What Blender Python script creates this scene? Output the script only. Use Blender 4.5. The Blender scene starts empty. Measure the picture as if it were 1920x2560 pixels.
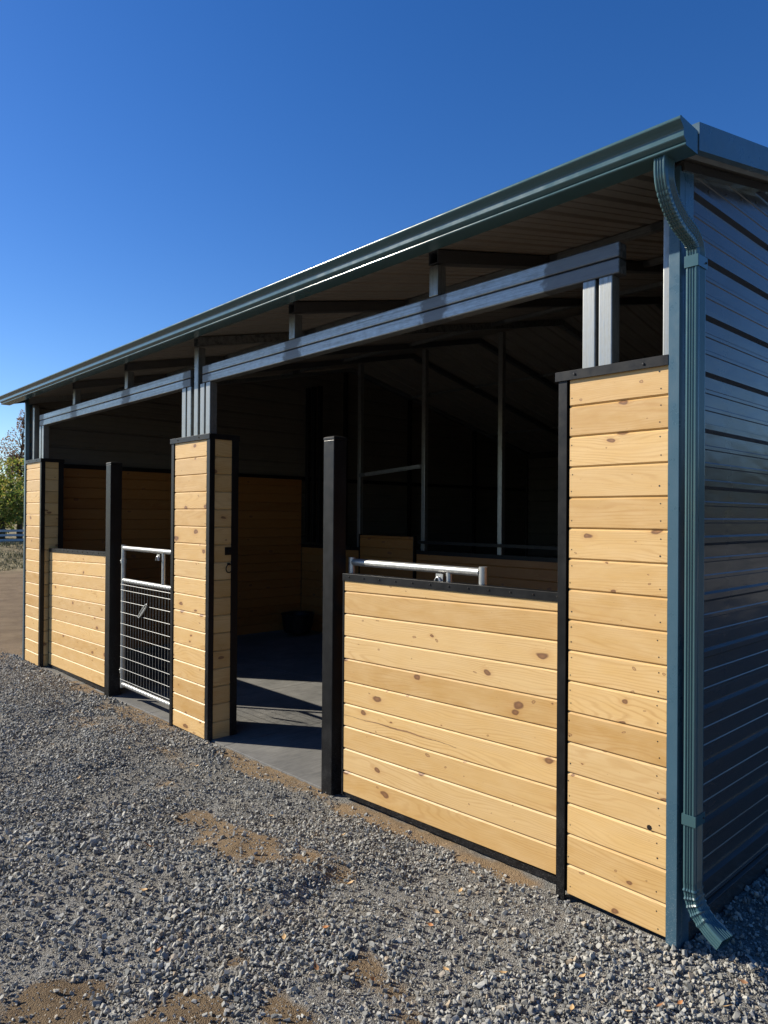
import bpy, bmesh, math, random
import numpy as np
from mathutils import Vector, Matrix
R = math.radians
S = bpy.context.scene
C = S.collection
random.seed(7)
rng = np.random.default_rng(7)

# ------------------------------------------------------------ camera
cam = bpy.data.cameras.new('camera')
cam.sensor_fit = 'VERTICAL'; cam.sensor_height = 36.0
cam.lens = 1783.2 / 2560 * 36
cam.clip_start = 0.05; cam.clip_end = 2000
co = bpy.data.objects.new('camera', cam); C.objects.link(co)
r_ = Vector((0.6812547, 0.7320100, 0.0073023)); u_ = Vector((-0.0008047, -0.0092263, 0.9999571)); f_ = Vector((-0.7320460, 0.6812314, 0.0056964))
co.matrix_world = Matrix(((r_.x, u_.x, -f_.x, 1.256), (r_.y, u_.y, -f_.y, -2.655), (r_.z, u_.z, -f_.z, 1.615), (0, 0, 0, 1)))
S.camera = co

# ------------------------------------------------------------ light
SUN_EL = R(31.7)
SUN_FROM = Vector((-0.843 * math.cos(SUN_EL), -0.537 * math.cos(SUN_EL), math.sin(SUN_EL)))
W = bpy.data.worlds.new('World'); S.world = W; W.use_nodes = True
wn = W.node_tree.nodes; bg = wn['Background']
sky = wn.new('ShaderNodeTexSky'); sky.sky_type = 'NISHITA'; sky.sun_disc = False
sky.sun_elevation = SUN_EL; sky.sun_rotation = math.atan2(-0.843, -0.537)
sky.altitude = 800; sky.air_density = 1.0; sky.dust_density = 0.3; sky.ozone_density = 3.0
hs = wn.new('ShaderNodeHueSaturation'); hs.inputs['Saturation'].default_value = 1.31; hs.inputs['Hue'].default_value = .512
W.node_tree.links.new(sky.outputs[0], hs.inputs['Color']); W.node_tree.links.new(hs.outputs[0], bg.inputs[0]); bg.inputs[1].default_value = 0.096
sl = bpy.data.lights.new('sun', 'SUN'); sl.energy = 5.0; sl.angle = R(0.53); sl.color = (1.0, 0.93, 0.80)
so = bpy.data.objects.new('sun', sl); C.objects.link(so); so.location = (-20, -14, 20)
so.rotation_euler = SUN_FROM.to_track_quat('Z', 'Y').to_euler()
S.view_settings.view_transform = 'Standard'; S.view_settings.look = 'None'
S.view_settings.exposure = 0.62; S.view_settings.gamma = 1
S.cycles.max_bounces = 6; S.cycles.diffuse_bounces = 1; S.cycles.glossy_bounces = 4
S.cycles.use_denoising = True

# ------------------------------------------------------------ object helpers
def tag(o, label=None, cat=None, group=None, kind=None):
    if label: o['label'] = label
    if cat: o['category'] = cat
    if group: o['group'] = group
    if kind: o['kind'] = kind
    return o
def thing(name, label, cat, loc=(0, 0, 0), group=None):
    o = bpy.data.objects.new(name, None); C.objects.link(o); o.location = loc
    o.empty_display_size = 0.2
    return tag(o, label, cat, group)
class MB:
    def __init__(s): s.v = []; s.f = []; s.uv = []; s.uv2 = []; s.mi = []
    def add(s, vs, fs, uvs=None, mi=0, uv2=(0, 0)):
        b = len(s.v); s.v += [tuple(p) for p in vs]
        for k, f in enumerate(fs):
            s.f.append([b + i for i in f]); s.mi.append(mi)
            s.uv.append(uvs[k] if uvs else [(0, 0)] * len(f)); s.uv2.append(uv2)
    def box(s, x0, x1, y0, y1, z0, z1, mi=0):
        v = [(x, y, z) for z in (z0, z1) for y in (y0, y1) for x in (x0, x1)]
        s.add(v, [(0, 2, 3, 1), (4, 5, 7, 6), (0, 1, 5, 4), (2, 6, 7, 3), (0, 4, 6, 2), (1, 3, 7, 5)], mi=mi)
    def bar(s, a, b, w, h, up=(0, 0, 1), mi=0):   # rectangular bar from a to b
        a = Vector(a); b = Vector(b); t = (b - a).normalized(); up = Vector(up)
        sx = t.cross(up).normalized(); u = sx.cross(t)
        v = [p + sx * (w / 2 * i) + u * (h / 2 * j) for p in (a, b) for i, j in ((-1, -1), (1, -1), (1, 1), (-1, 1))]
        s.add(v, [(3, 2, 1, 0), (4, 5, 6, 7), (0, 1, 5, 4), (1, 2, 6, 5), (2, 3, 7, 6), (3, 0, 4, 7)], mi=mi)
    def tube(s, a, b, r, n=16, r2=None, mi=0, cap=True):
        s.path([a, b], r, n, mi=mi, cap=cap, radii=[r, r if r2 is None else r2])
    def path(s, pts, r, n=12, mi=0, cap=True, radii=None):
        prof = [(math.cos(2 * math.pi * k / n), math.sin(2 * math.pi * k / n)) for k in range(n)]
        s.sweep(pts, prof, [(q, q) for q in (radii or [r] * len(pts))], mi=mi, cap=cap)
    def sweep(s, pts, prof, scales, side=None, mi=0, cap=True):
        pts = [Vector(p) for p in pts]; n = len(prof); vs = []
        t0 = (pts[1] - pts[0]).normalized()
        sd = Vector(side) if side else (Vector((1, 0, 0)) if abs(t0.x) < .8 else Vector((0, 1, 0)))
        for i, p in enumerate(pts):
            a = pts[max(i - 1, 0)]; b = pts[min(i + 1, len(pts) - 1)]
            t = (b - a).normalized(); sx = (sd - t * sd.dot(t)).normalized(); sy = t.cross(sx)
            if not side: sd = sx
            for q in prof: vs.append(p + sx * (q[0] * scales[i][0]) + sy * (q[1] * scales[i][1]))
        fs = [(i * n + k, i * n + (k + 1) % n, (i + 1) * n + (k + 1) % n, (i + 1) * n + k) for i in range(len(pts) - 1) for k in range(n)]
        if cap: fs += [tuple(range(n))[::-1], tuple(range((len(pts) - 1) * n, len(pts) * n))]
        s.add(vs, fs, mi=mi)
    def build(s, name, mats, parent=None, smooth=None, bevel=0, seg=2, solid=None, loc=None):
        me = bpy.data.meshes.new(name); me.from_pydata(s.v, [], s.f)
        if not isinstance(mats, (list, tuple)): mats = [mats]
        for m in mats: me.materials.append(m)
        me.polygons.foreach_set('material_index', s.mi)
        u = me.uv_layers.new(name='UVMap'); flat = [c for f in s.uv for p in f for c in p]
        u.data.foreach_set('uv', flat)
        u2 = me.uv_layers.new(name='rnd'); u2.data.foreach_set('uv', [c for f, q in zip(s.f, s.uv2) for _ in f for c in q])
        me.uv_layers.active = me.uv_layers['UVMap']; me.uv_layers['UVMap'].active_render = True
        if loc is not None: me.transform(Matrix.Translation(-Vector(loc)))
        me.update(); o = bpy.data.objects.new(name, me); C.objects.link(o)
        if loc is not None: o.location = loc
        if parent: o.parent = parent
        if smooth is not None:
            for p in me.polygons: p.use_smooth = True
            try: me.set_sharp_from_angle(angle=R(smooth))
            except Exception: pass
        if bevel:
            b = o.modifiers.new('bevel', 'BEVEL'); b.width = bevel; b.segments = seg; b.limit_method = 'ANGLE'; b.angle_limit = R(40)
            b.harden_normals = False
        if solid:
            b = o.modifiers.new('solid', 'SOLIDIFY'); b.thickness = solid[0]; b.offset = solid[1]; b.material_offset = solid[2]; b.use_rim = False
        return o

# ------------------------------------------------------------ materials
class NT:
    def __init__(s, name):
        s.m = bpy.data.materials.new(name); s.m.use_nodes = True; s.t = s.m.node_tree; s.n = s.t.nodes
        s.b = s.n['Principled BSDF']; s.out = s.n['Material Output']
    def _in(s, sock, v):
        if isinstance(v, bpy.types.NodeSocket): s.t.links.new(v, sock)
        elif isinstance(v, (tuple, list)) and len(v) == 3 and sock.type == 'RGBA': sock.default_value = (*v, 1)
        else: sock.default_value = v
    def node(s, typ, out=0, props={}, **kw):
        n = s.n.new(typ)
        for k, v in props.items(): setattr(n, k, v)
        for k, v in kw.items():
            key = int(k[1:]) if k[0] == 'i' and k[1:].isdigit() else k.replace('_', ' ')
            s._in(n.inputs[key], v)
        return n.outputs[out]
    def math(s, op, a, b=0.0, c=0.0): return s.node('ShaderNodeMath', props={'operation': op}, i0=a, i1=b, i2=c)
    def vm(s, op, a, b): return s.node('ShaderNodeVectorMath', props={'operation': op}, i0=a, i1=b)
    def noise(s, vec, scale, detail=3, rough=.5, out=0, dist=0.0): return s.node('ShaderNodeTexNoise', out=out, Vector=vec, Scale=scale, Detail=detail, Roughness=rough, Distortion=dist)
    def ramp(s, fac, stops):
        n = s.n.new('ShaderNodeValToRGB'); s._in(n.inputs[0], fac); e = n.color_ramp.elements
        while len(e) < len(stops): e.new(0.5)
        for k, (p, c) in enumerate(stops):
            e[k].position = p; e[k].color = (*c, 1) if isinstance(c, (tuple, list)) else (c, c, c, 1)
        return n.outputs[0]
    def mix(s, fac, a, b, mode='MIX'):
        n = s.n.new('ShaderNodeMix'); n.data_type = 'RGBA'; n.blend_type = mode
        s._in(n.inputs[0], fac); s._in(n.inputs[6], a); s._in(n.inputs[7], b); return n.outputs[2]
    def mapr(s, v, a, b, c, d, clamp=True): return s.node('ShaderNodeMapRange', props={'clamp': clamp}, i0=v, i1=a, i2=b, i3=c, i4=d)
    def coord(s, k='Object'): return s.node('ShaderNodeTexCoord', out={'Generated': 0, 'Normal': 1, 'UV': 2, 'Object': 3}[k])
    def scale(s, v, xyz): return s.vm('MULTIPLY', v, xyz)
    def bump(s, h, strength=.3, dist=.01, normal=None):
        kw = dict(Height=h, Strength=strength, Distance=dist)
        if normal is not None: kw['Normal'] = normal
        return s.node('ShaderNodeBump', **kw)
    def set(s, color=None, rough=None, metal=None, normal=None, spec=None, **kw):
        if color is not None: s._in(s.b.inputs['Base Color'], color)
        if rough is not None: s._in(s.b.inputs['Roughness'], rough)
        if metal is not None: s._in(s.b.inputs['Metallic'], metal)
        if normal is not None: s._in(s.b.inputs['Normal'], normal)
        if spec is not None: s._in(s.b.inputs['Specular IOR Level'], spec)
        for k, v in kw.items(): s._in(s.b.inputs[k.replace('_', ' ')], v)
        return s.m

def mat_pine(name='pine_boards', tint=(1, 1, 1), stain=0.0):
    t = NT(name)
    uv = t.node('ShaderNodeUVMap', props={'uv_map': 'UVMap'}); rn = t.node('ShaderNodeUVMap', props={'uv_map': 'rnd'})
    sp = t.n.new('ShaderNodeSeparateXYZ'); t._in(sp.inputs[0], uv); u, v = sp.outputs[0], sp.outputs[1]
    sr = t.n.new('ShaderNodeSeparateXYZ'); t._in(sr.inputs[0], rn); r1, r2 = sr.outputs[0], sr.outputs[1]
    # knots
    kv = t.scale(uv, (3.3, 6.2, 1))
    kv = t.vm('ADD', kv, t.scale(t.noise(uv, 9, 2, out=1), (.30, .26, 0)))
    vn = t.n.new('ShaderNodeTexVoronoi'); vn.voronoi_dimensions = '2D'; t._in(vn.inputs['Vector'], kv); vn.inputs['Scale'].default_value = 1
    d = vn.outputs['Distance']; sc = t.n.new('ShaderNodeSeparateColor'); t._in(sc.inputs[0], vn.outputs['Color'])
    kr = t.math('MULTIPLY', t.math('POWER', t.mapr(sc.outputs[0], .3, 1, 0.0, 1), 1.6), .115)
    kd = t.math('DIVIDE', d, t.math('ADD', kr, .0006))
    knot = t.mapr(kd, .8, 1.15, 1, 0)
    halo = t.mapr(kd, 1.0, 2.6, 1, 0)
    core = t.mapr(kd, .0, .75, 1, 0)
    # grain
    infl = t.math('MULTIPLY', t.math('EXPONENT', t.math('MULTIPLY', kd, -.55)), 1.5)
    low = t.noise(t.scale(uv, (1.1, 7.0, 1)), 1.0, 2, .45)
    low2 = t.noise(t.scale(uv, (.6, 2.2, 1)), 1.0, 1, .4)
    ph = t.math('ADD', t.math('MULTIPLY', v, 75), t.math('ADD', t.math('MULTIPLY', low, 15), t.math('ADD', infl, t.math('MULTIPLY', low2, 16))))
    ring = t.math('SINE', t.math('MULTIPLY', ph, 6.283))
    ring = t.mapr(ring, .1, 1, 0, 1)
    ring = t.math('MULTIPLY', ring, t.mapr(t.noise(t.scale(uv, (2.5, 9, 1)), 1, 2), .35, .7, .25, 1))
    streak = t.noise(t.scale(uv, (4, 190, 1)), 1, 3, .6)
    blotch = t.noise(t.scale(uv, (5, 16, 1)), 1, 3, .6)
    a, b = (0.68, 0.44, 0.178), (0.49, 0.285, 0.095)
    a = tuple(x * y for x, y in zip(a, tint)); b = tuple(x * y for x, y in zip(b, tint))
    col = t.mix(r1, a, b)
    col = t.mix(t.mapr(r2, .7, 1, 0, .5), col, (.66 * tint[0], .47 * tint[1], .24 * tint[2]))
    col = t.mix(t.mapr(blotch, .35, .75, 0, .45), col, (.70 * tint[0], .50 * tint[1], .26 * tint[2]))
    col = t.mix(t.math('MULTIPLY', ring, .5), col, (.43, .225, .07))
    col = t.mix(t.mapr(streak, .4, .75, 0, .22), col, (.42, .235, .085))
    col = t.mix(t.math('MULTIPLY', halo, .28), col, (.45, .21, .06))
    col = t.mix(t.math('MULTIPLY', knot, .86), col, t.mix(core, (.13, .055, .03), (.25, .115, .05)))
    kv2 = t.vm('ADD', t.scale(uv, (7.3, 11.7, 1)), t.scale(t.noise(uv, 14, 2, out=1), (.5, .35, 0)))
    v2 = t.n.new('ShaderNodeTexVoronoi'); v2.voronoi_dimensions = '2D'; t._in(v2.inputs['Vector'], kv2); v2.inputs['Scale'].default_value = 1
    s2 = t.n.new('ShaderNodeSeparateColor'); t._in(s2.inputs[0], v2.outputs['Color'])
    r2k = t.math('MULTIPLY', t.math('POWER', t.mapr(s2.outputs[0], .72, 1, 0, 1), .8), .085)
    k2 = t.math('DIVIDE', v2.outputs['Distance'], t.math('ADD', r2k, .0004))
    rim = t.mapr(t.math('ABSOLUTE', t.math('SUBTRACT', k2, .85)), 0, .35, 1, 0)
    col = t.mix(t.math('MULTIPLY', t.mapr(k2, .9, 1.2, 1, 0), .55), col, (.33, .17, .07))
    col = t.mix(t.math('MULTIPLY', rim, .7), col, (.16, .07, .035))
    # dark flecks
    fl = t.noise(t.scale(uv, (60, 160, 1)), 1, 1)
    col = t.mix(t.mapr(fl, .74, .80, 0, .5), col, (.25, .12, .05))
    rough = t.mapr(t.noise(t.scale(uv, (7, 15, 1)), 1, 3, .6), .3, .7, .34, .58)
    h = t.math('ADD', t.math('MULTIPLY', streak, .5), t.math('ADD', t.math('MULTIPLY', ring, -.4), t.math('MULTIPLY', t.noise(t.scale(uv, (26, 60, 1)), 1, 2), .9)))
    return t.set(color=col, rough=rough, normal=t.bump(h, .22, .0012), spec=.42)

def mat_galv(name, base=(.36, .37, .355), rough=(.27, .5), axis='z', patches=()):
    t = NT(name); oc = t.coord()
    st = (110, 110, 1.2) if axis == 'z' else (1.2, 110, 110)
    n1 = t.noise(t.scale(oc, st), 1, 4, .6)
    n2 = t.noise(oc, 26, 3, .6)
    n3 = t.noise(t.scale(oc, (150, 150, 22) if axis == 'z' else (22, 150, 150)), 1, 2)
    f = t.math('ADD', t.math('MULTIPLY', n1, .6), t.math('ADD', t.math('MULTIPLY', n2, .3), t.math('MULTIPLY', n3, .35)))
    col = t.mix(t.mapr(f, .4, .85, 0, 1), tuple(x * .42 for x in base), base)
    rg = t.mapr(f, .35, .85, rough[1], rough[0])
    if patches:   # zinc paint brushed over the welds
        sx = t.n.new('ShaderNodeSeparateXYZ'); t._in(sx.inputs[0], oc); wob = t.math('MULTIPLY', t.math('SUBTRACT', t.noise(oc, 30, 3), .5), .12); m = None
        for k, px in enumerate(patches):
            d = t.math('ABSOLUTE', t.math('ADD', t.math('SUBTRACT', sx.outputs[0], px), wob)); q = t.mapr(d, .17 if k == 0 else .07, .20 if k == 0 else .10, 1, 0)
            m = q if m is None else t.math('MAXIMUM', m, q)
        col = t.mix(t.math('MULTIPLY', m, .85), col, (.115, .12, .128)); rg = t.mix(m, rg, (.5, .5, .5))
    return t.set(color=col, rough=rg, metal=.7, normal=t.bump(f, .25, .0015))

def mat_paint(name, col, rough=.35, spec=.5, dust=0.0, dustcol=(.3, .28, .25), var=.12, orange=.05, coat=0.0):
    t = NT(name); oc = t.coord(); n = t.noise(oc, 3.5, 4, .6); n2 = t.noise(oc, 90, 2)
    c = t.mix(t.mapr(n, .3, .7, 0, 1), tuple(x * (1 - var) for x in col), tuple(x * (1 + var) for x in col))
    if dust:
        z = t.n.new('ShaderNodeSeparateXYZ'); t._in(z.inputs[0], oc)
        vor = t.noise(oc, 240, 1)
        low = t.mapr(z.outputs[2], -.1, .55, 1, .0)
        m = t.math('MULTIPLY', t.mapr(vor, .60, .70, 0, 1), t.math('ADD', low, .05))
        sm = t.math('MULTIPLY', t.mapr(t.noise(t.scale(oc, (9, 9, 4)), 1, 5, .7), .5, .85, 0, 1), t.math('ADD', low, .25))
        c = t.mix(t.math('MULTIPLY', m, dust), c, dustcol)
        c = t.mix(t.math('MULTIPLY', sm, dust * .35), c, dustcol)
    r = t.mapr(t.noise(oc, 14, 4, .65), .3, .7, rough * .8, rough * 1.3)
    return t.set(color=c, rough=r, normal=t.bump(n2, orange, .001), spec=spec, Coat_Weight=coat, Coat_Roughness=.12)

M_pine = mat_pine()
M_pine_in = mat_pine('amber_shaded_boards', tint=(.52, .33, .19))  # darker amber copy of the pine, interior shade put into the tint
M_galv = mat_galv('galvanised_steel')
M_galv_x = mat_galv('galvanised_beam', axis='x', base=(.40, .425, .425), rough=(.3, .48), patches=(-.40, -1.26, -2.50, -3.63, -3.88, -5.06, -6.36, -7.38))
M_gate = mat_galv('gate_galvanised', base=(.60, .60, .575), rough=(.32, .5))
M_wire = mat_galv('mesh_wire', base=(.42, .42, .40), rough=(.35, .5))
M_black = mat_paint('black_steel', (.0065, .0065, .007), rough=.4, spec=.24, dust=.6, dustcol=(.16, .155, .15))
M_teal = mat_paint('teal_trim_paint', (.045, .098, .135), rough=.3, spec=.5, dust=.5, dustcol=(.42, .45, .45), var=.06)
M_teal_g = mat_paint('teal_gutter_paint', (.046, .098, .108), rough=.2, spec=.6, var=.06)
M_gut = mat_paint('teal_gutter_gloss', (.050, .105, .115), rough=.2, spec=.6, var=.05, orange=.0)
M_nail = mat_paint('screw_head', (.02, .017, .015), rough=.35, var=0)

def mat_siding():
    t = NT('charcoal_siding_paint'); oc = t.coord()
    low = t.noise(t.scale(oc, (1, 2.2, 7)), 1.2, 2, .5)
    return t.set(color=(.058, .053, .048), rough=t.mapr(t.noise(oc, 5, 3), .3, .7, .15, .23), normal=t.bump(low, .3, .012), spec=.36)
M_siding = mat_siding()
M_liner = mat_paint('shaded_panel_back', (.125, .112, .092), rough=.5, spec=.3, var=.08)  # off-white panel backs, darkened in the colour to deepen the interior shade
M_soffit = mat_paint('pale_roof_underside', (.27, .25, .22), rough=.45, spec=.35, var=.06)
M_roof = mat_paint('roof_paint', (.05, .11, .13), rough=.35)

def mat_rubber():
    t = NT('black_rubber_mat'); oc = t.coord()
    n = t.noise(oc, 2.2, 5, .65); s = t.noise(t.scale(oc, (30, 4, 1)), 1, 3, .6, dist=1.5); g = t.noise(oc, 300, 2)
    c = t.ramp(t.math('ADD', t.math('MULTIPLY', n, .6), t.math('MULTIPLY', s, .4)), [(.3, (.075, .075, .072)), (.7, (.23, .222, .205))])
    sp = t.mapr(g, .66, .72, 0, .5)
    return t.set(color=t.mix(sp, c, (.3, .3, .29)), rough=.75, normal=t.bump(t.math('ADD', s, g), .3, .002), spec=.3)
M_rubber = mat_rubber()

# ------------------------------------------------------------ value noise in numpy
def vnoise(x, y, seed=0):
    xi = np.floor(x).astype(np.int64); yi = np.floor(y).astype(np.int64); xf = x - xi; yf = y - yi
    def h(a, b):
        n = (a * 374761393 + b * 668265263 + seed * 982451653) & 0xffffffff
        n = ((n ^ (n >> 13)) * 1274126177) & 0xffffffff
        return ((n ^ (n >> 16)) & 0xffff) / 65535.0
    u = xf * xf * (3 - 2 * xf); v = yf * yf * (3 - 2 * yf)
    return (h(xi, yi) * (1 - u) + h(xi + 1, yi) * u) * (1 - v) + (h(xi, yi + 1) * (1 - u) + h(xi + 1, yi + 1) * u) * v
def fbm(x, y, sc, o=4, seed=0):
    s = 0; a = .5; t = 0
    for k in range(o): s = s + a * vnoise(x * sc, y * sc, seed + k); t += a; a *= .5; sc *= 2.03
    return s / t
def sm(x, a, b): t = np.clip((x - a) / (b - a), 0, 1); return t * t * (3 - 2 * t)

def gbase(x, y):
    x = np.asarray(x, float); y = np.asarray(y, float)
    z = -.014 + .0150 * np.clip(x, -9, 0)
    z = z - .03 * np.clip(x, 0, 2)
    z = z + .008 * np.clip(-y - .1, 0, 3)
    z = z - .05 * sm(x, -9, -13)
    d = np.clip(-x, 0, 400)
    z = z + .52 * sm(d, 23.5, 31)           # grassy bank far behind the barn
    return z
# dirt patches: (x, y, rx, ry, strength)
PATCH = [(-1.78, -.74, .42, .15, 1.0), (-2.15, -.72, .35, .12, .8), (-1.40, -.60, .2, .12, .6), (-2.75, -.05, .5, .10, 1.2), (-2.3, -.03, .35, .08, .9),
         (-1.55, -.0, .5, .08, 1.0), (-.9, -.02, .35, .06, .8), (-5.8, -.03, .55, .10, .9), (-4.6, -.10, .5, .13, 1.0), (-4.3, -.02, .4, .12, 1.0),
         (-4.6, -.45, .8, .18, .55), (-3.4, -.35, .5, .15, .35), (-1.45, -2.15, .22, .15, 1.2), (-1.14, -1.89, .18, .16, 1.2), (-.86, -1.57, .15, .13, 1.1), (-.62, -1.33, .12, .10, 1.1), (-.95, -1.30, .10, .05, .6),
         (-.60, -.92, .14, .08, .7), (-.45, -1.05, .14, .08, .5), (-2.9, -.62, .3, .10, .4), (-1.15, -.95, .2, .1, .25), (-6.6, -.12, .5, .07, .4), (-9.2, -.6, 1.3, 1.0, 1.2), (-8.9, .6, .9, .6, 1.2), (-9.4, -2.2, 1.5, 1.2, 1.2)]
def dirtmask(x, y):
    m = np.zeros_like(x, dtype=float)
    wx = x + .16 * (fbm(x, y, 4, 3, 11) - .5) * 2; wy = y + .10 * (fbm(x, y, 5, 3, 23) - .5) * 2
    for (a, b, rx, ry, s) in PATCH:
        q = ((wx - a) / rx) ** 2 + ((wy - b) / ry) ** 2
        m = np.maximum(m, s * np.exp(-q * .85))
    m = m + .75 * (fbm(x, y, 9, 4, 3) - .5)
    m = np.where(x < -8.6, np.maximum(m, sm(-x, 8.4, 9.3) * 1.2), m)
    return np.clip(m, 0, 1)
def heap(x, y):
    return .05 * sm(fbm(x, y, 1.3, 3, 41), .42, .75) + .018 * (fbm(x, y, 6, 3, 51) - .5)
def gz(x, y):
    near = 1 - sm(np.maximum(np.abs(np.asarray(x, float) + 4) - 6.5, np.abs(np.asarray(y, float) + .5) - 3.5), 0, 2)
    foot = sm(-np.asarray(y, float), -.02, .5) + sm(np.asarray(x, float), .1, .6)
    return gbase(x, y) + heap(x, y) * near * np.clip(foot, .12, 1)

# ------------------------------------------------------------ ground
def axis(segs):
    a = []
    for s, e, st in segs: a += list(np.arange(s, e, st))
    return np.array(a + [segs[-1][1]])
gx = axis([(-600, -60, 60), (-60, -12, 1.2), (-12, -8.6, .12), (-8.6, 1.9, .02), (1.9, 8, .3), (8, 60, 4), (60, 600, 60)])
gy = axis([(-600, -60, 60), (-60, -6, 3), (-6, -2.6, .12), (-2.6, .5, .02), (.5, 4, .12), (4, 14, .5), (14, 60, 3), (60, 600, 60)])
GX, GY = np.meshgrid(gx, gy)
nearm = ((GX > -9) & (GX < 2.2) & (GY > -3) & (GY < 1.2))
D = dirtmask(GX, GY)
micro = (fbm(GX, GY, 38, 3, 77) - .5) * .014 + (fbm(GX, GY, 16, 2, 78) - .5) * .012
inside = (GX > -7.8) & (GX < -.02) & (GY > .14) & (GY < 9.9)
GZ = gz(GX, GY) + np.where(nearm, micro, 0) * (1 - .3 * D)
GZ = np.where(inside, np.minimum(GZ, gbase(GX, 0 * GY) - .035), GZ)
GZ = GZ + np.where(GX < -9.5, (fbm(GX, GY, .7, 4, 90) - .5) * .10, 0) + np.where(GX < -22, (fbm(GX, GY, 1.0, 4, 91) - .5) * .25, 0)
nx, ny = len(gx), len(gy)
verts = np.stack([GX, GY, GZ], -1).reshape(-1, 3)
ii = np.arange(nx * ny).reshape(ny, nx)
faces = np.stack([ii[:-1, :-1], ii[:-1, 1:], ii[1:, 1:], ii[1:, :-1]], -1).reshape(-1, 4)
def mesh_np(name, verts, faces, mat, smooth=False):
    me = bpy.data.meshes.new(name); k = faces.shape[1]
    me.vertices.add(len(verts)); me.vertices.foreach_set('co', verts.astype(np.float32).ravel())
    me.loops.add(faces.size); me.loops.foreach_set('vertex_index', faces.astype(np.int32).ravel())
    me.polygons.add(len(faces)); me.polygons.foreach_set('loop_start', np.arange(0, faces.size, k, dtype=np.int32))
    me.polygons.foreach_set('use_smooth', np.full(len(faces), bool(smooth)))
    me.materials.append(mat); me.update(calc_edges=True); me.validate()
    o = bpy.data.objects.new(name, me); C.objects.link(o); return o

def mat_ground():
    t = NT('gravelly_dirt'); oc = t.coord()
    a = t.node('ShaderNodeAttribute', out=2, props={'attribute_name': 'dirt'})
    x = t.n.new('ShaderNodeSeparateXYZ'); t._in(x.inputs[0], oc)
    vf = t.n.new('ShaderNodeTexVoronoi'); t._in(vf.inputs['Vector'], oc); vf.inputs['Scale'].default_value = 210
    vs = t.n.new('ShaderNodeSeparateColor'); t._in(vs.inputs[0], vf.outputs['Color'])
    n1 = t.noise(oc, 60, 5, .7); n2 = t.noise(oc, 6, 4, .6); n3 = t.noise(oc, 1.6, 7, .75)
    fines = t.mix(vs.outputs[0], (.11, .107, .095), (.30, .292, .27))
    fines = t.mix(t.mapr(n2, .42, .72, 0, .55), fines, (.23, .20, .15))
    dirt = t.mix(t.mapr(n1, .3, .7, 0, 1), (.155, .105, .062), (.32, .235, .145))
    dirt = t.mix(t.mapr(n2, .35, .7, 0, .6), dirt, (.27, .19, .105))
    tan = t.mapr(x.outputs[1], -1.15, -.5, 0, 1)
    dirt = t.mix(tan, t.mix(1.0, dirt, (.60, .60, .60), 'MULTIPLY'), dirt)
    far = t.mix(t.mapr(n3, .35, .65, 0, 1), (.13, .088, .05), (.25, .18, .105))
    dirt = t.mix(t.mapr(x.outputs[0], -8.4, -9.6, 0, .9), dirt, far)
    straw = t.mix(t.mapr(t.noise(oc, 3.5, 5, .7), .35, .65, 0, 1), (.10, .085, .04), (.34, .28, .16))
    c = t.mix(t.mapr(a, .25, .6, 0, 1), fines, dirt)
    c = t.mix(t.math('MULTIPLY', t.mapr(x.outputs[0], -21.5, -24.5, 0, 1), t.mapr(t.noise(oc, .5, 3), .3, .5, .5, 1)), c, straw)
    pores = t.math('ADD', t.math('MULTIPLY', vf.outputs['Distance'], -1.2), t.math('MULTIPLY', n1, 1.6))
    return t.set(color=c, rough=.95, normal=t.bump(pores, .8, .006), spec=.15)
M_ground = mat_ground()
g = mesh_np('ground', verts, faces, M_ground, True); g['kind'] = 'structure'
at = g.data.attributes.new('dirt', 'FLOAT', 'POINT'); at.data.foreach_set('value', D.astype(np.float32).ravel())

# ------------------------------------------------------------ gravel
def ico():
    p = (1 + 5 ** .5) / 2
    v = np.array([(-1, p, 0), (1, p, 0), (-1, -p, 0), (1, -p, 0), (0, -1, p), (0, 1, p), (0, -1, -p), (0, 1, -p), (p, 0, -1), (p, 0, 1), (-p, 0, -1), (-p, 0, 1)], float)
    v /= np.linalg.norm(v[0])
    f = np.array([(0, 11, 5), (0, 5, 1), (0, 1, 7), (0, 7, 10), (0, 10, 11), (1, 5, 9), (5, 11, 4), (11, 10, 2), (10, 7, 6), (7, 1, 8), (3, 9, 4), (3, 4, 2), (3, 2, 6), (3, 6, 8), (3, 8, 9), (4, 9, 5), (2, 4, 11), (6, 2, 10), (8, 6, 7), (9, 8, 1)])
    return v, f
def octa():
    return np.array([(1, 0, 0), (-1, 0, 0), (0, 1, 0), (0, -1, 0), (0, 0, 1), (0, 0, -1)], float), np.array([(0, 2, 4), (2, 1, 4), (1, 3, 4), (3, 0, 4), (2, 0, 5), (1, 2, 5), (3, 1, 5), (0, 3, 5)])
def hull(k):   # crushed stone: convex hull of a few random points in a flattened box
    pts = rng.uniform(-1, 1, (k, 3)) ; pts = np.sign(pts) * np.abs(pts) ** .55; L = np.linalg.norm(pts, axis=1); pts = pts / np.maximum(L, 1)[:, None] * rng.uniform(.85, 1.1, (k, 1))
    bm = bmesh.new()
    for p in pts: bm.verts.new(p)
    r = bmesh.ops.convex_hull(bm, input=bm.verts); bmesh.ops.delete(bm, geom=list({e for e in r['geom_interior'] + r['geom_unused'] if isinstance(e, bmesh.types.BMVert)}), context='VERTS')
    bmesh.ops.triangulate(bm, faces=bm.faces); bm.verts.ensure_lookup_table(); bm.verts.index_update()
    v = np.array([q.co[:] for q in bm.verts]); f = np.array([[a.index for a in t.verts] for t in bm.faces]); bm.free(); return v, f
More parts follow.
